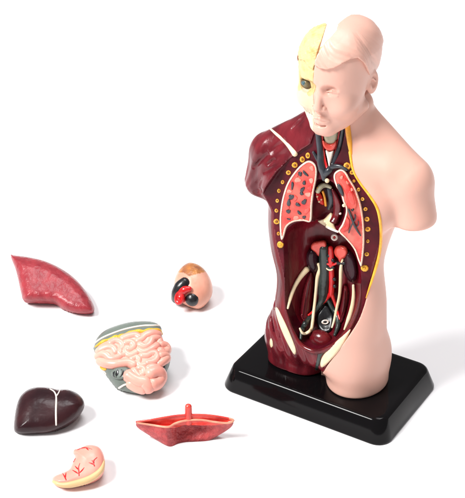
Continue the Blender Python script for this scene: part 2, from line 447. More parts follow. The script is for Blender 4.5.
W1px = [(347, 118), (349, 138), (350, 152), (353, 170), (360, 183), (369, 195), (377, 208), (380.5, 224), (381, 240), (379, 256), (374, 274), (368, 292), (366, 300),
        (358, 330), (330, 362), (304, 360), (280, 340), (262, 320), (255, 262), (252, 215), (266, 186), (275, 173), (287, 161), (300, 151), (309, 145), (313, 134), (316, 118)]
w1 = march(W1px, body); w1[:13, 0] += 1.2
R1 = Region([(a, b) for a, b in w1[:, [0, 2]]])
YC = [(3.5, -1.8), (5, -1.5), (7, -1.18), (9, -1.12), (12, -1.35), (13.2, -1.25), (14.2, -1.0), (15.2, -.85), (17, -.8)]
def ycut(z): return tab(z, YC)
def m1(p):
    x, y, z = p
    f = body(p)+.05
    cut = smax(R1(x, z), y-ycut(z)-.5*np.clip(x-1.1, 0, 1.5), .06)
    return smax(f, -cut, .05)
W2px = [(283, 240), (286, 231), (293, 224.5), (302, 222), (311, 222), (318, 223), (324, 226), (334, 231.5), (344, 237), (352, 246), (357, 256), (361, 268), (362, 282), (361, 296), (358, 311), (351, 325), (342, 337),
        (333, 345), (324, 349.5), (315, 351), (307, 349), (299, 343), (294, 334), (289, 324), (285.5, 310), (284.5, 295), (284.5, 280), (284, 262)]
w2 = march(crom(W2px, 4, True), m1); R2 = Region(w2[:, [0, 2]])
W3px = [(316, 181), (323, 180), (332, 182), (338, 190), (342, 201), (345, 209), (344, 217), (341, 225), (337, 231), (326, 227), (313, 222), (312, 210), (313.5, 197)]
w3 = march(crom(W3px, 4, True), m1); R3 = Region(w3[:, [0, 2]])
W4px = [(321, 128), (343, 126), (342, 145), (337, 158), (329, 170), (323, 158)]
w4 = march(crom(W4px, 4, True), m1); R4 = Region(w4[:, [0, 2]])
def groove(x, z, a, b, wd, dp):
    """shallow valley along a line in the frontal plane"""
    ex_, ez_ = b[0]-a[0], b[1]-a[1]; t = np.clip(((x-a[0])*ex_+(z-a[1])*ez_)/(ex_**2+ez_**2), 0, 1)
    d = np.sqrt((x-a[0]-t*ex_)**2+(z-a[1]-t*ez_)**2); return 1.1*dp*np.sqrt(np.maximum(0, 4*t*(1-t)))*np.exp(-(d/(wd*1.5))**2)
GV = []
for pa, pb, wd, dp in (((285, 141), (268, 154), .10, .09), ((268, 154), (252, 169), .07, .12), ((306, 152), (285, 163), .06, .06), ((285, 163), (262, 174), .06, .06), 
                       ((290, 131), (306, 115), .06, .07), ((259, 142), (252, 160), .12, .04), ((266, 147), (257, 163), .08, .04), ((274, 160), (266, 166), .05, .04),
                       ((270, 318), (281, 352), .07, .10), ((281, 352), (289, 378), .07, .10), ((268, 330), (275, 378), .07, .07), ((277, 330), (287, 360), .05, .05), ((297, 356), (303, 374), .09, .08), ((271, 296), (273, 310), .08, .08)):
    q = march([pa, pb], body); GV.append(((q[0][0], q[0][2]), (q[1][0], q[1][2]), wd, dp))
def muscle(p):
    x, y, z = p
    f = body(p)+.05
    # carved muscle relief on the outside
    fr = np.clip(-y*1.5+.6, 0, 1)
    for a, b, wd, dp in GV: f = f + fr*np.clip((z-1.4)*1.2, .1, 1)*groove(x, z, a, b, wd, dp)
    ang = np.arctan2(z-10.6, x+4.9)
    f = f + .024*np.sin(ang*30+.8*np.sin(z*1.7))*np.clip(z-11.3, 0, 1)*np.clip((-1.9-x)*1.2, 0, 1)
    f = f + .020*np.sin((x*1.1+z*.45)*12+np.sin(z*1.3))*np.clip((4.9-z)*.8, 0, 1)*np.clip((z-1.7)*1.2, 0, 1)
    d2 = R2(x, z)
    cut = smax(R1(x, z), y-ycut(z)-.5*np.clip(x-1.1, 0, 1.5), .06)
    f = smax(f, -cut, .05)
    bowl = np.maximum(-1.25, -1.25+1.95*prof(-d2, 1.35))
    bowl = np.where(z < 5.2, bowl - .0*(5.2-z), bowl)
    f = smax(f, -smax(d2, y-bowl, .08), .08)
    d3 = R3(x, z); f = smax(f, -smax(d3, y-(ycut(z)+.75*prof(-d3, .5)), .06), .06)
    d4 = R4(x, z); f = smax(f, -smax(d4, y-(ycut(z)+.5*prof(-d4, .35)), .06), .06)
    return f
def skin(p):
    x, y, z = p
    return smax(smax(body(p), Rskin(UX(x, y, z), z), .04), z-17.5, .05)
def face(p):
    x, y, z = hrot(p)
    return smax(head(p), xm(z)-x, .03)
def muscle_part(p):
    x, y, z = p
    f = smax(muscle(p), -(Rskin(UX(x, y, z), z)-.012), .02)
    f = smax(f, z-17.2, .05)
    # outside the opening the neck stays under the jaw
    return f
# one continuous skin mesh: build it whole at one resolution
P_, Q_ = surfnet(skin, (-.9, -3, 1.15), (5.6, 3.0, 17.7), .05)
skin_o = mk('skin_half', [(P_+OB, Q_, SKIN)], T)
P_, Q_ = surfnet(face, (-.8, -2.9, 15.6), (2.3, 2.3, 21.4), .033)
face_o = mk('face', [(P_+OB, Q_, SKIN)], T, label='pale pink half face with a closed eye, nose, lips and one ear')
P_, Q_ = surfnet(muscle_part, (-5.6, -3, 1.15), (3.2, 2.6, 17.3), .055)
mz = P_[Q_].mean(1)                                            # cut faces and the cavity are painted darker than the muscle outside
m1v = body(tuple(mz[:, i] for i in range(3)))+.05
dark = (m1v < -.05) & (R1(mz[:, 0], mz[:, 2]) < .03)
inner = dark & (R2(mz[:, 0], mz[:, 2]) < -.04)
dark &= ~inner
mus_o = mk('muscle_half', [(P_+OB, Q_[~(dark | inner)], MUS), (P_+OB, Q_[dark], MUSD), (P_+OB, Q_[inner], MUSC)], T)

# hair cap on the skin half
hl = march([(315, 64.5), (321, 67), (328, 68.5), (335, 66.5), (342, 62.5), (350, 58.5), (357, 57), (362, 61), (366, 69), (369, 75)], head)
hx = hrot(hl.T); hphi = np.arctan2(hx[0], -(hx[1]+.12)); ho = np.argsort(hphi)
print('hl', hphi[ho].round(2), hx[2][ho].round(2))
def hair(p):
    x, y, z = hrot(p)
    n = 2.55
    f = cran(x, y, z)
    phi = np.arctan2(x, -(y+.12)); line = np.interp(phi, np.r_[hphi[ho], 2.2, 3.2], np.r_[hx[2][ho], 18.2, 17.9])
    top = np.clip((20.8-z)/.8, 0, 1); edge = np.clip(1-(z-line)/.9, 0, 1)
    u = (z-line)*1.7+phi*2.1+.4*np.sin(phi*2.3)
    side = np.clip((1.75-phi)/.7, 0, 1)
    f = f - .015 - .09*edge*side - .01
    f = f - top*(.4+.6*side)*(.036*np.sin(u*2.6+.5)+.017*np.sin(u*5.3+1.0)+.010*np.sin(u*14+2*np.sin(phi*3)))
    return smax(smax(f, line-z, .04), xm(z)+.012-x, .03)
P_, Q_ = surfnet(hair, (-1.0, -2.6, 17.9), (2.4, 2.4, 21.8), .038)
mk('hair', [(P_+OB, Q_, SKIN)], face_o)

# skull half
def pxof(x, y, z):
    q = np.stack([x+OB[0], y+OB[1], z], -1) @ MB + OT; d = q-CAM; zc = d @ VV
    return 232.5+F*(d @ RV)/zc, 249-F*(d @ UV)/zc
rc = raysB([(327, 24), (317.3, 56)]); NC = np.cross(rc[0], rc[1]); NC /= np.linalg.norm(NC)
if NC[0] < 0: NC = -NC
def skull(p):
    x, y, z = p; xh, yh, zh = hrot(p)
    f = head((x*.9, y, z))+.03+.14*np.clip((z-19.3)/1.2, 0, 1)
    f = smin(f, cap((xh, yh, z), (-1.0, -1.62, 17.75), (-1.6, -.6, 17.95), .13, .1), .1)
    f = f + .016*np.sin(x*14+z*9)*np.sin(z*13+y*7)*np.clip(z-18.3, .2, 1) + .012*np.sin(x*31-z*17)*np.sin(z*29+y*11)*np.clip(z-18.6, 0, 1)
    tm = np.exp(-((z-16.82)/.26)**4)*np.clip((-yh-1.1)*3, 0, 1)
    f = f + tm*(.022*(1+np.sin(xh*34))+.06*np.exp(-((z-16.80)/.03)**2))
    f = f + .05*np.exp(-((z-19.25-.1*np.sin(x*5))/.05)**2)
    f = smax(f, xh-(XM-.01), .03)
    f = smax(f, -ell((xh, yh, z), (-1.30, -1.35, 17.12), (.34, .46, .24)), .06)
    f = smax(f, -ell((xh, yh, z), (-.91, -1.98, 18.22), (.39, .44, .33)), .05)
    f = smax(f, -ell((xh, yh, z), (-1.72, -.9, 18.85), (.2, .45, .4)), .1)
    cutp = NC[0]*(x-CB[0])+NC[1]*(y-CB[1])+NC[2]*(z-CB[2])
    f = smax(f, -smax(19.2-z, -cutp, .04), .04)
    f = smax(f, -smax(18.9-z, -(y+.35), .05), .05)              # back of the left brain case is taken out
    return f
P_, Q_ = surfnet(skull, (-2.6, -2.9, 15.6), (.2, 2.2, 21.4), .045)
qc = P_[Q_].mean(1); low = qc[:, 2]+.12*np.sin(qc[:, 0]*9) < 17.95
sk = mk('skull_half', [(P_+OB, Q_[low], BONEP), (P_+OB, Q_[~low], BONE)], T, label='yellowish bare skull half with its cranium cut open')
e = hinv((-.93, -1.66, 18.22))
mk('eyeball', [ellipsoid_mesh(e+OB, (.21, .20, .20), EYEW), ellipsoid_mesh(e+OB+np.array([-.06, -.14, .04]), (.11, .08, .11), EYEB)], sk)
mk('eye_socket', [ellipsoid_mesh(hinv((-.91, -1.52, 18.22))+OB, (.42, .26, .36), SOCK)], sk)
mk('cheek_muscle', [ellipsoid_mesh(hinv((-1.22, -1.1, 17.2))+OB, (.22, .28, .16), SOCK)], sk)
mk('ear_stub', [ellipsoid_mesh(hinv((-1.78, -.75, 18.95))+OB, (.10, .16, .22), BRN)], sk)

# -------- fat line, collar bone
mk('fat_line', [ttube([(350, 152), (353, 170), (360, 183), (369, 195), (377, 208), (380.5, 224), (381, 240), (379, 256), (374, 274), (368, 292), (366, 298)], body, [.075, .055, .05, .055, .065, .07, .07, .075, .075, .06, .02], YEL, lift=-.01),
                ttube([(347, 122), (348.5, 134), (350, 146), (351, 154)], body, [.12, .13, .12, .07], ORG, lift=-.02)], T)
mk('collar_bone', [ttube([(270.5, 129), (275, 133), (282, 139), (288, 145), (292, 150), (295, 154)], muscle, [.05, .07, .075, .085, .11, .14], CREAM, lift=-.02)], T)
# -------- chest
lungL = [(309, 160.5), (315, 163.5), (317.3, 170), (316.3, 181), (314, 191.6), (312.5, 204), (311, 221), (302.5, 220.7), (293.5, 222), (287, 227), (284, 237), (281, 238.5), (279.8, 222), (280.8, 208), (283.3, 195), (287.7, 182.5), (294.7, 171.7), (302, 164)]
def m_lung(p): return muscle(p)
pcs = tpatch_rim(lungL, muscle, LUNG, RIM, 1.7, .12, .10, 2.)
def crop4(x, y): return (270+x/5.533, 150+y/5.533)
def spot(c, rx, ry, a, surf, m, lift, bulge=.03):
    o = []
    for i in range(9):
        t = 2*math.pi*i/9; rr = 1+.16*math.sin(t*2+c[0]*3)+.14*math.sin(3*t+c[1]*5); u = rx*rr*math.cos(t); v = ry*rr*math.sin(t)
        o.append((c[0]+u*math.cos(a)-v*math.sin(a), c[1]+u*math.sin(a)+v*math.cos(a)))
    return tpatch(o, surf, m, lift, bulge, 1.2, .7, back=-.10, n=4)
for x, y, s in ((168, 130, 1), (197, 128, 1.1), (190, 180, .9), (125, 195, 1.1), (180, 218, 1.1), (120, 258, 1.25), (105, 290, 1.2), (190, 285, 1.2), (155, 300, 1), (103, 338, 1), (163, 345, .9), (190, 370, .8), (105, 380, .6), (176, 240, .8)):
    v_ = math.sin(x*1.7+y*.9); pcs.append(spot(crop4(x, y), (1.75+.5*v_)*s, (2.7-.7*v_)*s, -.5+.9*math.sin(x*.37+y), muscle, BLU, .205, .03))
for x, y, s in ((155, 165, 1.3), (232, 100, 1.1), (230, 168, 1.1), (212, 245, 1.2), (145, 375, 1.2), (108, 228, 1.0)):
    pcs.append(spot(crop4(x, y), 2.2*s, 2.2*s, 0, muscle, LUNGP, .19, .02))
for x, y, s in ((222, 212, 1.2), (140, 265, 1.1), (205, 335, 1.2), (150, 90+50, .8), (100, 320, .8)):
    pcs.append(spot(crop4(x, y), 2.0*s, 2.6*s, .4, muscle, LRED, .19, .02))
mk('lung', pcs, T, label='left-hand lung in the photo, coral with dark spots and a cream rim')
lungR = [(334, 174), (337, 170.5), (341.6, 169), (346, 171.8), (350, 178.6), (355.5, 187.6), (359, 196.7), (361.5, 205.7), (363, 214.8), (364, 225), (364.5, 240), (363.5, 254), (361.5, 266), (358.5, 261), (354, 249), (346, 239), (338.6, 231), (342, 224), (345, 216), (346, 208.7), (343, 201), (341, 193.6), (337, 187.6), (334, 179.5)]
def c5(x, y): return (325+x/6.633, 165+y/6.633)
pcs = tpatch_rim(lungR, muscle, LUNGR, RIM, 1.7, .12, .10, 2.)+[tpatch([c5(*q) for q in ((110, 62), (140, 90), (170, 140), (200, 200), (215, 260), (190, 300), (150, 270), (140, 200), (118, 150), (95, 100))], muscle, LUNG, .20, .05, 2, .9, back=-.1),
       tpatch([c5(*q) for q in ((88, 120), (110, 140), (125, 190), (118, 205), (98, 180), (82, 145))], muscle, BLU, .235, .04, 1.5, .7, back=-.1),
       tpatch([c5(*q) for q in ((150, 190), (175, 170), (195, 215), (200, 260), (170, 250))], muscle, LRED, .24, .03, 1.5, .7, back=-.12),
       tpatch([c5(*q) for q in ((140, 340), (165, 365), (160, 420), (125, 440), (112, 425), (140, 395))], muscle, LRED, .20, .03, 1.5, .8, back=-.1),
       ttube([c5(*q) for q in ((158, 292), (172, 330), (188, 375), (215, 430), (238, 465))], muscle, [.05, .06, .06, .05, .03], BLU, lift=.25),
       ttube([c5(*q) for q in ((188, 375), (205, 350), (200, 325))], muscle, .035, BLU, lift=.25),
       ttube([c5(*q) for q in ((186, 380), (170, 415), (160, 445))], muscle, .035, BLU, lift=.25),
       ttube([c5(*q) for q in ((205, 410), (225, 395), (222, 370))], muscle, .03, BLU, lift=.25),
       spot(c5(185, 294), 1.6, 1.4, 0, muscle, BLK, .26), spot(c5(112, 80), 1.4, 2.2, .4, muscle, LUNGP, .27), spot(c5(150, 115), 1.2, 2.0, -.4, muscle, LUNGP, .27), spot(c5(180, 160), 1.2, 1.8, .4, muscle, LUNGP, .27)]
mk('lung', pcs, T, label='narrow right-hand lung in the photo with a blue branching vessel')
def rib(c, r=.108, d=True):
    r = r*(1+.25*math.sin(c[0]*7+c[1]*3))
    q = march([c], muscle)[0]+OB+FD*.07
    ps = [torus_mesh(q-FD*.035, r*.75, r*.42, FD+np.array([.2*math.sin(c[1]), 0, .2*math.cos(c[1]*2)]), YDOT, 9, 7, 1+.15*math.sin(c[1]*5), 1.05), ellipsoid_mesh(q-FD*.02, (r*.5, r*.5, r*.5), BRN if d else YDOT, 6)]
    mk('rib_end', ps, T)
for c in ((308, 155.5), (302.5, 159.4), (295, 165), (288.6, 172.6), (282.7, 182), (279, 190.7), (277.4, 200.6), (276.6, 210.5), (276.8, 221.4), (278.5, 233.5)): rib(c)
rib((280.5, 244.4), .12, False)
for c, r in (((347.3, 166), .12), ((352, 172.5), .09), ((354, 181), .08), ((358.6, 189.5), .08), ((362.5, 199), .09), ((365.5, 209), .08), ((367, 219), .09), ((367.8, 229), .09), ((367.8, 241), .10), ((366.8, 254), .10)): rib(c, r)
rib((364.6, 268), .12, False)

# veins and arteries of the neck
mk('vein', [ttube([(317.5, 128), (319, 140), (320.5, 152), (320.8, 162), (323.5, 172), (324.5, 179)], muscle, [.12, .14, .15, .17, .2, .12], BLU, lift=.14),
            ttube([(343.5, 127), (341.5, 140), (339, 150), (335.5, 160), (330, 169), (325, 174)], muscle, [.11, .14, .14, .15, .17, .16], BLU, lift=.14),
            ttube([(327, 172), (333, 166.5), (340, 166), (347, 169.5)], muscle, [.13, .12, .1, .07], BLU, lift=.14),
            ttube([(313.5, 152), (317, 158), (321, 165)], muscle, [.07, .09, .1], BLU, lift=.1)], T, label='slate blue veins forming a V below the neck')
mk('neck_artery', [ttube([(322, 132), (323, 147), (325, 160), (328, 170)], muscle, .06, RED, lift=.16), ttube([(339.5, 131), (337.5, 146), (333, 158), (329, 168)], muscle, .065, RED, lift=.16)], T)
mk('larynx', [tpatch([(325, 129), (331, 127), (338, 129), (338, 136), (335.5, 142.5), (330, 144), (326, 142), (324, 135)], muscle, CART, .28, .22, 4, 1.)], T)
mk('thyroid', [tpatch([(323, 140), (326.5, 142), (330, 143.4), (334, 142), (337, 139.5), (337, 145), (334.5, 149.5), (330, 150.5), (326, 149), (323.4, 145)], muscle, COR, .32, .16, 2, .8)], T)
mk('trachea', [tpatch([(326, 150), (330, 151), (334, 150), (333, 158), (330.5, 166), (329.2, 166), (327.5, 158)], muscle, WHITEP, .28, .16, 2, .8)], T)
# heart bed
mk('vessel_stump', [ttube([(318, 191), (321, 186), (326, 184.5), (331, 187)], muscle, [.12, .14, .12, .08], CART, lift=.25), *[ellipsoid_mesh(march([c], muscle)[0]+OB+FD*.22, (r,)*3, m, 8) for c, r, m in (((327.4, 180.3), .11, CREAM), ((317.5, 196), .05, CREAM), ((319.5, 201), .06, CREAM), ((321.5, 199), .05, CREAM), ((344, 205), .08, CREAM), ((340.5, 213), .07, WHITEP), ((318, 187.5), .05, YDOT))]], T, label='cream vessel stumps between the lungs')
mk('vein', [ttube([(329, 188), (331, 195), (331.5, 202), (329, 208)], muscle, [.14, .17, .15, .1], BLU, lift=.16)], T, label='dark vein arch in the heart bed')
mk('valve', [tpatch([(316, 193), (319.5, 191.5), (323, 197), (324.5, 204), (321, 204), (317.5, 200)], muscle, RED, .14, .1, 1.5, .8), ttube([(323, 191), (325, 197), (326, 205)], muscle, .06, ORG, lift=.22)], T)
mk('heart_bed', [tpatch([(331, 187), (336, 191), (340, 199), (342, 208), (340, 217), (336, 224), (329, 221), (333, 212), (332.5, 200)], muscle, MUSR, .12, .2, 4, 1.)], T, label='wine red glossy wall beside the right-hand lung')
mk('diaphragm_rim', [tpatch([(318, 221), (324, 219), (331, 212.5), (333.5, 218), (334.5, 225.5), (336, 230.5), (328, 227.5)], muscle, CREAM, .1, .12, 3, 1.)], T, label='cream triangular flap below the heart bed')
mk('lung_rim', [ttube([(326, 226.5), (332, 229), (338, 231.5)], muscle, [.04, .06, .05], WHITEP, lift=.12)], T, label='off-white rim between the two lungs')

# -------- abdomen
mk('oesophagus', [torus_mesh(march([(334.8, 236.5)], muscle)[0]+OB+FD*.3, .12, .06, FD, WHITEP), ellipsoid_mesh(march([(334.8, 236.5)], muscle)[0]+OB+FD*.22, (.10, .10, .10), RED, 8)], T)
def kidney(c, rx, ry, a, bite=0):
    o = []
    for i in range(16):
        t = 2*math.pi*i/16; u = rx*math.cos(t)*(1-(bite*max(0, math.cos(t))**4)); v = ry*math.sin(t)
        o.append((c[0]+u*math.cos(a)-v*math.sin(a), c[1]+u*math.sin(a)+v*math.cos(a)))
    return o
k1 = mk('kidney', [tpatch(kidney((314, 260), 7.5, 12.5, -.12, .3), muscle, KID, .1, .42, 7, 1.)], T, label='left-hand dark kidney in the photo')
mk('adrenal_gland', [tpatch([(311.5, 247.5), (313, 242.5), (319, 240.5), (325.5, 240.5), (326.5, 247), (322, 251), (319.5, 255.5), (316, 252)], muscle, COR, .34, .14, 3, .9)], T)
k2 = mk('kidney', [tpatch(kidney((350, 266), 7.3, 16, -.16, .1), muscle, KID, .1, .42, 7, 1.)], T, label='right-hand dark kidney in the photo')
mk('adrenal_gland', [tpatch([(334.5, 250), (336.5, 246), (341, 244.8), (346, 246.5), (348, 251), (346, 256), (342, 259), (341, 264), (338.5, 258), (335.5, 254.5)], muscle, COR, .38, .2, 4, .9)], T)
mk('vena_cava', [ttube([(324.5, 247), (325, 258), (325.5, 270), (324.5, 284), (323.5, 296), (319.5, 304), (313, 312)], muscle, [.27, .30, .31, .31, .28, .17, .12], GRN, lift=.28)], T)
mk('aorta', [ttube([(331, 247), (331.5, 256), (332, 270), (332.2, 284), (331.5, 294)], muscle, [.12, .16, .14, .15, .15], RED, lift=.34),
             ttube([(331.8, 291), (327, 298), (321, 304), (315, 309), (309, 314)], muscle, [.13, .09, .07, .06, .05], RED, lift=.34),
             ttube([(331.5, 291), (334, 298), (337, 307), (340, 318)], muscle, [.12, .08, .07, .04], RED, lift=.36),
             ttube([(327, 262), (332, 264), (337, 262)], muscle, .06, RED, lift=.45), *[ellipsoid_mesh(march([c], muscle)[0]+OB+FD*.42, (.1, .1, .1), BLK, 6) for c in ((329.5, 254.5), (333.5, 259), (328, 260), (330.5, 266), (335, 278), (335.2, 285))]], T)
mk('renal_vessel', [ttube([(321, 260), (326, 263), (329, 267), (334, 266)], muscle, .09, BLK, lift=.42), ttube([(336, 262), (341, 262), (345, 262)], muscle, .09, BLK, lift=.4), ttube([(327, 266.5), (330, 269), (333, 268)], muscle, .045, CREAM, lift=.5)], T)
mk('ureter', [ttube([(319, 263), (320.5, 268), (318, 276), (316.8, 287), (315.5, 300), (314.2, 311), (313, 322), (311, 329), (304, 332.5), (300.5, 327)], muscle, [.08, .11, .09, .08, .08, .08, .08, .09, .08, .05], CREAM, lift=.4)], T, label='cream ureter on the left side of the vessels')
mk('ureter', [ttube([(343, 258), (341.5, 266), (341, 280), (340, 294), (337.5, 306), (335, 318), (332.5, 326)], muscle, [.06, .10, .09, .08, .08, .08, .05], CREAM, lift=.4)], T, label='cream ureter on the right side of the vessels')
mk('cut_rib', [ttube([(307, 269), (301, 276), (295.5, 285), (291, 296), (288, 308)], muscle, [.15, .12, .10, .10, .05], CREAM, lift=.12)], T, label='curved cream strip on the left wall of the belly')
mk('cut_rib', [ttube([(353.5, 285), (353.8, 295), (352.5, 306), (349, 318), (344.5, 329)], muscle, [.07, .10, .12, .12, .05], CREAM, lift=.12)], T, label='curved cream strip on the right wall of the belly')
for o_, hl_ in (([(311, 271), (314.5, 279), (312.8, 300), (310.5, 318), (305, 322), (300.5, 314), (301.5, 298), (305.5, 282)], [(309, 280), (305, 298), (303, 314)]),
                ([(344, 283), (348.5, 289), (347.5, 304), (343, 321), (337.5, 323), (338, 305), (341, 291)], [(345, 290), (344, 305), (340.5, 318)])):
    mk('loin_muscle', [tpatch(o_, muscle, MUSC, .02, .34, 7, 1.), ttube(hl_, muscle, [.03, .05, .02], MUSR, lift=.33)], T)
mk('iliac_vessel', [ttube([(313, 313), (307, 320), (302.5, 329), (301, 338)], muscle, [.12, .14, .12, .07], GRN, lift=.2), ttube([(328, 298), (332, 306), (337, 314), (338.5, 324), (335, 334)], muscle, [.1, .12, .14, .13, .08], GRN, lift=.26)], T)
qr = march([(325.8, 320.5)], muscle)[0]+OB
mk('rectum', [tpatch([(318, 312), (326, 303), (333, 312), (334, 322), (330, 331), (321, 331), (316.5, 322)], muscle, BLK, .05, .25, 4, 1.), torus_mesh(qr+FD*.44, .12, .045, FD+np.array([.2, 0, -.1]), WHITEP, sx=1.2, sy=.8)], T)
qb = march([(321, 339)], muscle)[0]+OB
mk('bladder', [ellipsoid_mesh(qb+FD*.12, (.66, .42, .50), MUSR, 16)], T)
mk('pelvic_rim', [ttube([(286, 310), (290, 324), (295, 336), (300, 344), (308, 349.5), (316, 351.5), (325, 350), (334, 345), (342, 337.5), (350.5, 326), (357, 312), (360, 298), (360.5, 284)], m1, [.03, .07, .09, .12, .14, .14, .13, .11, .09, .09, .08, .07, .03], MUSR, lift=-.02)], T)
mk('hip_bone', [tpatch([(275.3, 309), (277.5, 308), (281.5, 315.5), (286.5, 325.5), (291.5, 337), (296, 350), (294.5, 354.5), (290, 348), (284, 336), (278.5, 322)], muscle, CREAM, .03, .06, 2, 1.)], T, label='long cream hip bone strip on the left of the pelvis')
mk('hip_bone', [tpatch([(350.5, 329), (347, 338), (340, 349), (332, 358.5), (325, 365.5), (321.2, 367), (320.5, 362), (323.5, 355), (331.5, 346), (341, 337)], m1, CREAM, .06, .10, 3, 1.)], T, label='broad cream hip bone wedge beside the pink leg')
mk('groin_strip', [tpatch([(319, 350), (324, 351), (321, 358), (319, 366), (317.5, 370), (315, 369), (317, 358)], m1, CART if False else GRN, .02, .05, 2, .9)], T)
mk('thigh_highlight', [tpatch([(270.5, 338), (272.5, 341), (272.8, 346), (271, 347.5), (269.6, 343)], muscle, CREAM, .01, .03, 1, .6)], T, label='small cream highlight painted on the outer hip')  # raised cream patch stands for a highlight on the thigh muscle

# ------------------------------------------------------------ loose organs on the white ground
class Pillow:
    """a solid outlined in photo pixels on a plane that rises from the ground towards the back"""
    def __init__(s, out, tilt, H, Hb, w=1., wb=1., lift=0., n=5, step=1., z0=None, corner=False):
        s.out = resample(np.asarray(out, float) if corner else crom(out, n, True), step); s.step = step
        i = np.argmax(s.out[:, 1]); s.g0 = ground(*s.out[i]); s.tl = math.radians(tilt)
        s.N = np.array([0, -math.sin(s.tl), math.cos(s.tl)]); s.H, s.Hb, s.w, s.wb, s.lift = H, Hb, w, wb, lift
        s.loc = np.array([*(ground(*(s.out.mean(0)))[:2]), 0.])
    def plane(s, px):
        r = rays(px); o = s.g0+np.array([0, 0, s.lift]); t = ((o-CAM) @ s.N)/(r @ s.N); return CAM+r*t[:, None]
    def h(s, px, d): return s.H*prof(d*.062, s.w)
    def front(s, px, d):
        return s.plane(px)-rays(px)*s.h(px, d)[:, None]
    def back(s, px, d):
        q = s.plane(px)-s.N*(s.Hb*prof(d*.062, s.wb)+.02)[:, None]
        q[:, 2] = np.maximum(q[:, 2], .004*(1+0*q[:, 2])); return q
    def at(s, px, up=0.):
        px = np.asarray(px, float).reshape(-1, 2); d = np.maximum(0, -poly_sdf(s.out, px[:, 0], px[:, 1])); q = s.front(px, d)-rays(px)*up
        return q-s.loc
    def mesh(s, m):
        V, Fc = patch_mesh(s.out, s.step, s.front, s.back); V[:, 2] = np.maximum(V[:, 2], .004); return V-s.loc, Fc, m
    def L(s): return tuple(s.loc*S)
    def tube(s, pts, r, m, up=0., n=6, seg=10, flat=1.):
        P = resample(crom(pts, n), 1., False); q = s.at(P, up)
        rr = r if np.ndim(r) == 0 else np.interp(np.linspace(0, 1, len(q)), np.linspace(0, 1, len(r)), r)
        return tube(q, rr, m, seg, flat, fdir=s.N)
    def patch(s, out, m, up=.02, bulge=.05, w=2., step=.8, n=5, back=.06):
        o = resample(crom(out, n, True), step)
        V, Fc = patch_mesh(o, step, lambda p, d: s.at(p)-rays(p)*(up+bulge*prof(d, w))[:, None], lambda p, d: s.at(p)+rays(p)*back); return V, Fc, m

# 1 lung lobe
ORED = mat('brick_red_lung', (.34, .035, .045), .36, .4, col2=(.25, .02, .03), vscale=180, bump=.8, bscale=260, coat=.05)
p = Pillow([(11, 254.5), (14, 255.2), (28, 257), (45, 261), (62, 269), (76, 279.5), (87, 293), (93.5, 305), (94, 311), (90, 313.5), (80, 313.5), (70, 311.5), (62, 307.5), (55, 302.5), (48, 301.3), (36, 301), (24, 300), (21.5, 294), (19, 283), (15.5, 269), (11.5, 259)], 24, .85, .8, .7, .7, .25)
mk('lung_lobe', [p.mesh(ORED)], None, p.L(), label='brick red curved lung lobe with a pitted surface, topmost on the left side', category='organ model')

# 2 heart
HP = mat('heart_pink', (.74, .36, .26), .35, .45, col2=(.62, .25, .17), vscale=70, bump=.5, bscale=120)
HO = mat('heart_fat', (.52, .20, .05), .35, .45, col2=(.26, .09, .045), vscale=150, bump=.7, bscale=420)
p = Pillow([(190, 262.5), (198, 264.5), (205, 270), (210.5, 279), (212.5, 288), (211.5, 296), (207, 303), (201, 308), (195, 308.5), (186, 305), (178, 299), (174.5, 290), (174.5, 280), (178.5, 271), (184, 265)], 42, 1.0, 1.0, 1.25, 1.1, .3)
hz = empty('heart', p.L(), 0, label='small pink heart with an orange cap and cut black and red vessels', category='organ model')
V, Fc, _ = p.mesh(HP)
wp = V+p.loc; dd = wp-CAM; zc = dd @ VV; ppx = 232.5+F*(dd @ RV)/zc; ppy = 249-F*(dd @ UV)/zc
lim = np.interp(ppx, [174, 177.5, 184, 189.5, 196, 207, 214], [271, 272.2, 272.6, 276.3, 274.2, 271.4, 271])
fc = np.array([[ppx[list(f)].mean(), ppy[list(f)].mean(), lim[list(f)].mean()] for f in Fc]); up_ = fc[:, 1] < fc[:, 2]
mk('muscle_body', [(V, [f for f, u in zip(Fc, up_) if not u], HP), (V, [f for f, u in zip(Fc, up_) if u], HO)], hz)
vd = rays([(190, 292)])[0]
def discm(px, r, m, depth=.35, up=.15, tilt=(-.25, 0, .1), seg=22):
    c = p.at([px], up)[0]; nn = -vd+np.array(tilt); nn /= np.linalg.norm(nn)
    return c, nn
c, nn = discm((180, 299), .4, RED)
mk('vein_stump', [p.tube([(185.5, 282.5), (181.5, 287), (178.5, 293.5), (177, 299)], [.34, .42, .42, .34], BLK, -.12, seg=18)], hz)
c, nn = discm((191, 298.3), .4, BLK)
mk('vein_stump', [tube([c-nn*.9, c-nn*.32], .42, BLK, 22, fdir=(1, 0, 0))], hz)
c, nn = discm((180.8, 297.8), .4, RED, tilt=(-.5, 0, .0))
mk('artery_stump', [torus_mesh(c+nn*.16, .25, .115, nn, RED, 20, 12, .85, 1.15), ellipsoid_mesh(c+nn*.10, (.15, .15, .15), BLK, 10), tube([c-nn*.5, c+nn*.05], .27, RED, 16, fdir=(1, 0, 0)), p.tube([(181, 293), (185, 289.8), (189.5, 289)], [.22, .24, .16], RED, .12)], hz)

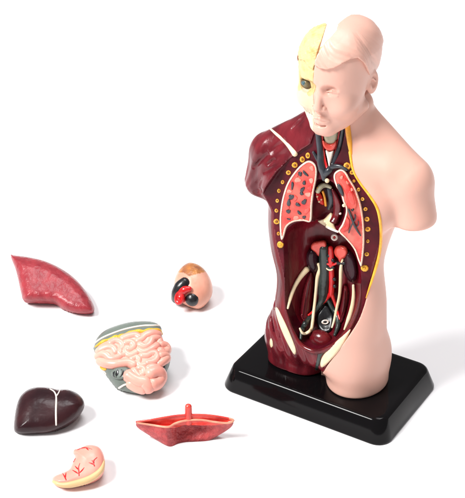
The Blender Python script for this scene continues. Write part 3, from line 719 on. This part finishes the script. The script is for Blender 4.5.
# 3 intestines
GR = mat('grey_green_peritoneum', (.15, .18, .155), .4, .3, col2=(.13, .155, .14), vscale=90, bump=.3, bscale=200)
IP = mat('intestine_pink', (.80, .39, .31), .3, .45, col2=(.76, .31, .25), vscale=80, bump=.15, bscale=150, coat=.15)
p = Pillow([(94.5, 345), (97, 338), (104, 331), (115, 326), (130, 322), (145, 321), (155, 322.5), (161, 327), (162, 333), (163, 339), (168, 346), (169.5, 353), (170, 362), (167, 369), (163.5, 375), (160, 384), (153.5, 391), (146, 394), (136, 393.5), (124, 391), (117, 388), (110, 380), (102, 369), (95.5, 357), (93, 350)], 27, 1.0, 1.0, 1.1, .9, .2)
iz = empty('intestines', p.L(), 0, label='pink coiled intestines in a grey-green shell with a yellow fringe', category='organ model')
mk('shell', [p.mesh(GR)], iz)
mk('trim_line', [p.tube([(94.7, 343.5), (101, 338.7), (110, 334.5), (125, 329.2), (143, 325.8), (159, 325.6)], .055, WHITEP, .02), p.tube([(93.6, 350), (98, 361), (106, 374)], .035, WHITEP, .0), p.tube([(119, 388), (124, 385), (128, 384)], .05, WHITEP, .02)], iz)
fr = [p.tube([(95.5, 347), (99.5, 344), (103, 342), (107, 340.2), (112, 338.6), (116, 337.4), (118, 339), (121, 336.2), (126, 334.4), (132, 332.4), (138, 331.4), (143, 331.6), (148, 330.4), (154, 330), (159, 330.8), (162, 334)], [.05, .08, .12, .06, .10, .17, .13, .07, .12, .10, .13, .08, .12, .09, .13, .06], YEL, -.02, seg=9),
      p.tube([(96, 354), (98, 359), (101, 365), (103, 368.5), (106, 369)], [.04, .06, .05, .12, .07], YEL, -.02, seg=8)]
mk('fat_fringe', fr, iz)
mk('coil_bed', [p.patch([(96.5, 351), (98.5, 346), (105, 341.5), (115, 339.5), (125, 336), (137, 333.3), (150, 331.8), (158, 332), (162, 341), (166.5, 348), (167.5, 356), (166, 362), (160, 367), (158.5, 375), (157, 384), (151, 389.5), (144, 391), (135, 390), (128, 386), (127, 380), (130, 374), (130, 366), (120, 365.5), (108, 365), (101, 361)], IP, .02, .12, 3, 1.)], iz)
def ic(x, y): return (80+x/4.4286, 310+y/4.4286)
loops = [
 ([(85, 185), (105, 172), (130, 165), (150, 172), (160, 190)], .24), ([(80, 205), (100, 195), (120, 200), (135, 215), (160, 215), (180, 205)], .24),
 ([(90, 225), (115, 235), (150, 240), (185, 238), (215, 235), (240, 245)], .27), ([(135, 150), (160, 140), (185, 150), (190, 170), (175, 185), (185, 200), (205, 195)], .24),
 ([(190, 130), (215, 120), (245, 115), (265, 125)], .24), ([(200, 150), (225, 145), (240, 160), (225, 175), (205, 172), (200, 190), (225, 205), (250, 190)], .24),
 ([(255, 140), (275, 130), (290, 115), (320, 105), (345, 110)], .24), ([(265, 155), (290, 165), (310, 150), (320, 130), (345, 128), (352, 145)], .24),
 ([(260, 180), (280, 190), (300, 185), (325, 170), (340, 160)], .24), ([(275, 205), (300, 205), (315, 195), (335, 195), (340, 215), (325, 232), (300, 235)], .24),
 ([(355, 155), (378, 160), (385, 178), (370, 190), (352, 182)], .25), ([(352, 205), (375, 200), (382, 215), (365, 228), (350, 240)], .25),
 ([(230, 220), (250, 212), (262, 222), (258, 240), (270, 250), (290, 245)], .22), ([(262, 258), (280, 262), (285, 280), (270, 290)], .23),
 ([(215, 290), (235, 305), (262, 318), (285, 322), (305, 345)], .36), ([(240, 270), (248, 285), (262, 300)], .25), ([(310, 285), (330, 275), (350, 280), (355, 300), (340, 322), (318, 330)], .38), ([(305, 262), (320, 255), (345, 258)], .25), ([(225, 325), (250, 340), (280, 350)], .3)]
mk('coils', [p.tube([ic(*q) for q in l], r, IP, -.02, seg=12) for l, r in loops], iz)
mk('appendix_opening', [p.patch([ic(*q) for q in ((140, 270), (165, 255), (205, 253), (218, 268), (212, 290), (185, 308), (155, 305), (138, 290))], GR, .08, .12, 2), p.patch([ic(*q) for q in ((143, 275), (160, 264), (172, 262), (175, 280), (160, 300), (146, 295))], BLK, .17, .04, 1.5), p.patch([ic(*q) for q in ((178, 262), (192, 262), (198, 274), (190, 292), (175, 302), (168, 300), (180, 280))], BLK, .17, .04, 1.5), p.tube([ic(160, 270), ic(155, 285), ic(158, 296)], .035, GR, .24), p.tube([ic(188, 268), ic(184, 282), ic(178, 294)], .035, GR, .24)], iz)
mk('side_opening', [p.patch([ic(*q) for q in ((362, 240), (375, 228), (390, 224), (393, 240), (385, 262), (370, 268))], GR, .06, .12, 2), p.patch([ic(*q) for q in ((366, 250), (376, 246), (384, 256), (374, 264))], BLK, .16, .04, 1.2)], iz)

# 4 liver
LV = mat('dark_liver', (.036, .010, .012), .30, .28, col2=(.018, .005, .007), vscale=90, bump=.6, bscale=110)
p = Pillow([(14.5, 431), (14.3, 420), (16.5, 406), (20.5, 396), (28, 389.5), (38, 387), (50, 387.8), (58, 389.5), (68, 389.5), (77, 393), (83, 399), (84.5, 405), (82, 411), (76, 418.5), (68, 424.5), (58, 429.5), (48, 432.5), (36, 433.5), (22, 433.8)], 27, .85, .7, 1.1, .8, .15)
lz = empty('liver', p.L(), 0, label='dark maroon liver with a thin white forked line', category='organ model')
mk('liver_body', [p.mesh(LV)], lz)
mk('ligament', [p.tube([(50, 389), (54, 391.5), (56, 395.5), (56.3, 401), (56, 412), (56.2, 425)], [.03, .04, .05, .05, .05, .04], WHITEP, .02), p.tube([(60, 390), (58.3, 393.5), (56.2, 396.5)], [.03, .035, .04], WHITEP, .02)], lz)

# 5 stomach half, boat shaped
BR = mat('rough_red_half', (.48, .065, .065), .42, .4, col2=(.32, .03, .035), vscale=320, bump=1., bscale=480)
BRT = mat('bright_red_inside', (.74, .06, .04), .3, .5, col2=(.58, .03, .025), vscale=160, bump=.5, bscale=260, coat=.2)
def wz(px, py, z): return ground(px, py, z)
# upper rim ring (px at height z) and lower keel ring
topr = [((136.5, 422), 1.25), ((150, 420), 1.42), ((165, 417.3), 1.55), ((180, 415.2), 1.62), ((200, 414.6), 1.6), ((217, 416.2), 1.5), ((233, 419.8), 1.3), ((228, 423), 1.25), ((215, 422), 1.3), ((200, 419.8), 1.35), ((185, 420.6), 1.35), ((175, 423.5), 1.3), ((167.5, 427), 1.25), ((152, 425), 1.2)]
botr = [((147, 433), .25), ((160, 432), .2), ((172, 431), .2), ((186, 430), .2), ((202, 430), .2), ((214, 431), .2), ((221, 433), .3), ((215, 437.5), .1), ((207, 440.8), .02), ((195, 441.6), .02), ((186, 442), .02), ((178, 443.5), .02), ((169.5, 446.6), .01), ((158, 441), .05)]
n0 = len(topr)
TP = np.array([wz(*a, z) for a, z in topr]); BP = np.array([wz(*a, z) for a, z in botr])
kk = 6; TPs = crom(TP, kk, True); BPs = crom(BP, kk, True); n1 = len(TPs)
bl = np.array([*TP[:, :2].mean(0), 0.])
rows = []
for t in np.linspace(0, 1, 9):
    r = TPs*(1-t)+BPs*t; c = r.mean(0); r = r+(r-c)*np.array([1, 1, 0])*.10*math.sin(math.pi*t)
    idx = np.arange(n1)/kk
    dent = (np.exp(-((idx-10.3)/1.0)**2)+.8*np.exp(-((idx-9.0)/.9)**2))*math.sin(math.pi*t)*.42
    r[:, 1] += dent
    rows.append(r)
rows = np.array(rows); Vb = rows.reshape(-1, 3)-bl; Fb = []
for i in range(8):
    for j in range(n1):
        a = i*n1+j; b = i*n1+(j+1) % n1; Fb.append((a, a+n1, b+n1, b))
Fb.append(tuple(8*n1+j for j in range(n1))[::-1])
bz = empty('stomach_half', tuple(bl*S), 0, label='boat shaped rough red organ half with an upright red peg', category='organ model')
# the recessed inside
ins = [TPs]
cc = TPs.mean(0)
Vi = [TPs-bl]; Fi = []
for t, dz in ((.05, -.02), (.12, -.10), (.35, -.2), (.65, -.26), (.95, -.28)):
    r = TPs+(cc-TPs)*t*np.array([.9, 1, 1]); r[:, 2] += dz; Vi.append(r-bl)
Vi = np.concatenate(Vi)
for i in range(5):
    for j in range(n1):
        a = i*n1+j; b = i*n1+(j+1) % n1; Fi.append((a, b, b+n1, a+n1))
Fi.append(tuple(5*n1+j for j in range(n1)))
mk('outer_wall', [(Vb, Fb, BR)], bz)
mk('inner_surface', [(Vi, Fi, BRT)], bz)
rim = np.vstack([TPs, TPs[:2]])-bl
fr_ = TPs[6*kk-2:14*kk+1]-bl
mk('rim', [tube(fr_, .055, mat('pink_cream_edge', (.74, .34, .22), .35, .5, col2=(.66, .16, .10), vscale=150), 8, fdir=(0, 0, 1)), tube((TPs[:6*kk]-bl), .05, BRT, 8, fdir=(0, 0, 1))], bz)
q0 = wz(188.6, 419, 1.3)-bl
mk('peg', [tube([q0+np.array([0, 0, z]) for z in (-.15, .1, .4, .62, .78)], [.24, .2, .18, .18, .17], BRT, 16, fdir=(1, 0, 0))], bz)

# 6 stomach
SP = mat('stomach_pink', (.80, .34, .27), .34, .45, col2=(.76, .28, .22), vscale=90, bump=.25, bscale=200)
p = Pillow([(53, 482), (52.5, 478), (56.5, 475), (63, 472.5), (69.5, 469), (72.5, 463), (75, 456.5), (73, 453), (74.5, 449.5), (79, 448.5), (86, 445.5), (93, 445), (99.5, 447.5), (103.5, 454), (105, 462), (104, 471), (99, 478), (90, 483), (80, 486), (68, 488), (57, 486.5)], 28, .62, .7, .8, .8, .15, step=.8)
sz = empty('stomach', p.L(), 0, label='small pink stomach with red branching veins and a cream lower band', category='organ model')
mk('stomach_body', [p.mesh(SP)], sz)
mk('cut_band', [p.tube([(53.5, 481.5), (60, 484.5), (68, 484.8), (78, 482.8), (88, 479.6), (96, 475), (101.5, 469), (104, 461)], [.08, .14, .17, .18, .18, .17, .14, .05], mat('cream_band', (.66, .44, .22), .40, .4, var=.12, vscale=100), -.02)], sz)
vr = []
def sc6(x, y): return (30+x/4.65, 430+y/4.65)
for l in ([(168, 232), (160, 215), (150, 200)], [(165, 222), (166, 208), (168, 198)], [(228, 212), (228, 195), (226, 175), (232, 155)], [(228, 205), (212, 195), (198, 187)], [(230, 200), (242, 188), (252, 175)], [(227, 185), (216, 175), (210, 168)], [(300, 168), (295, 155), (298, 140), (312, 128)], [(296, 160), (284, 155), (274, 152)], [(298, 152), (288, 142)], [(222, 92), (245, 84), (268, 84), (288, 90)], [(262, 84), (272, 94)], [(203, 148), (212, 132)]):
    vr.append(p.tube([sc6(*q) for q in l], [.03, .036, .018], RED, -.008, seg=8))
mk('veins', vr, sz)
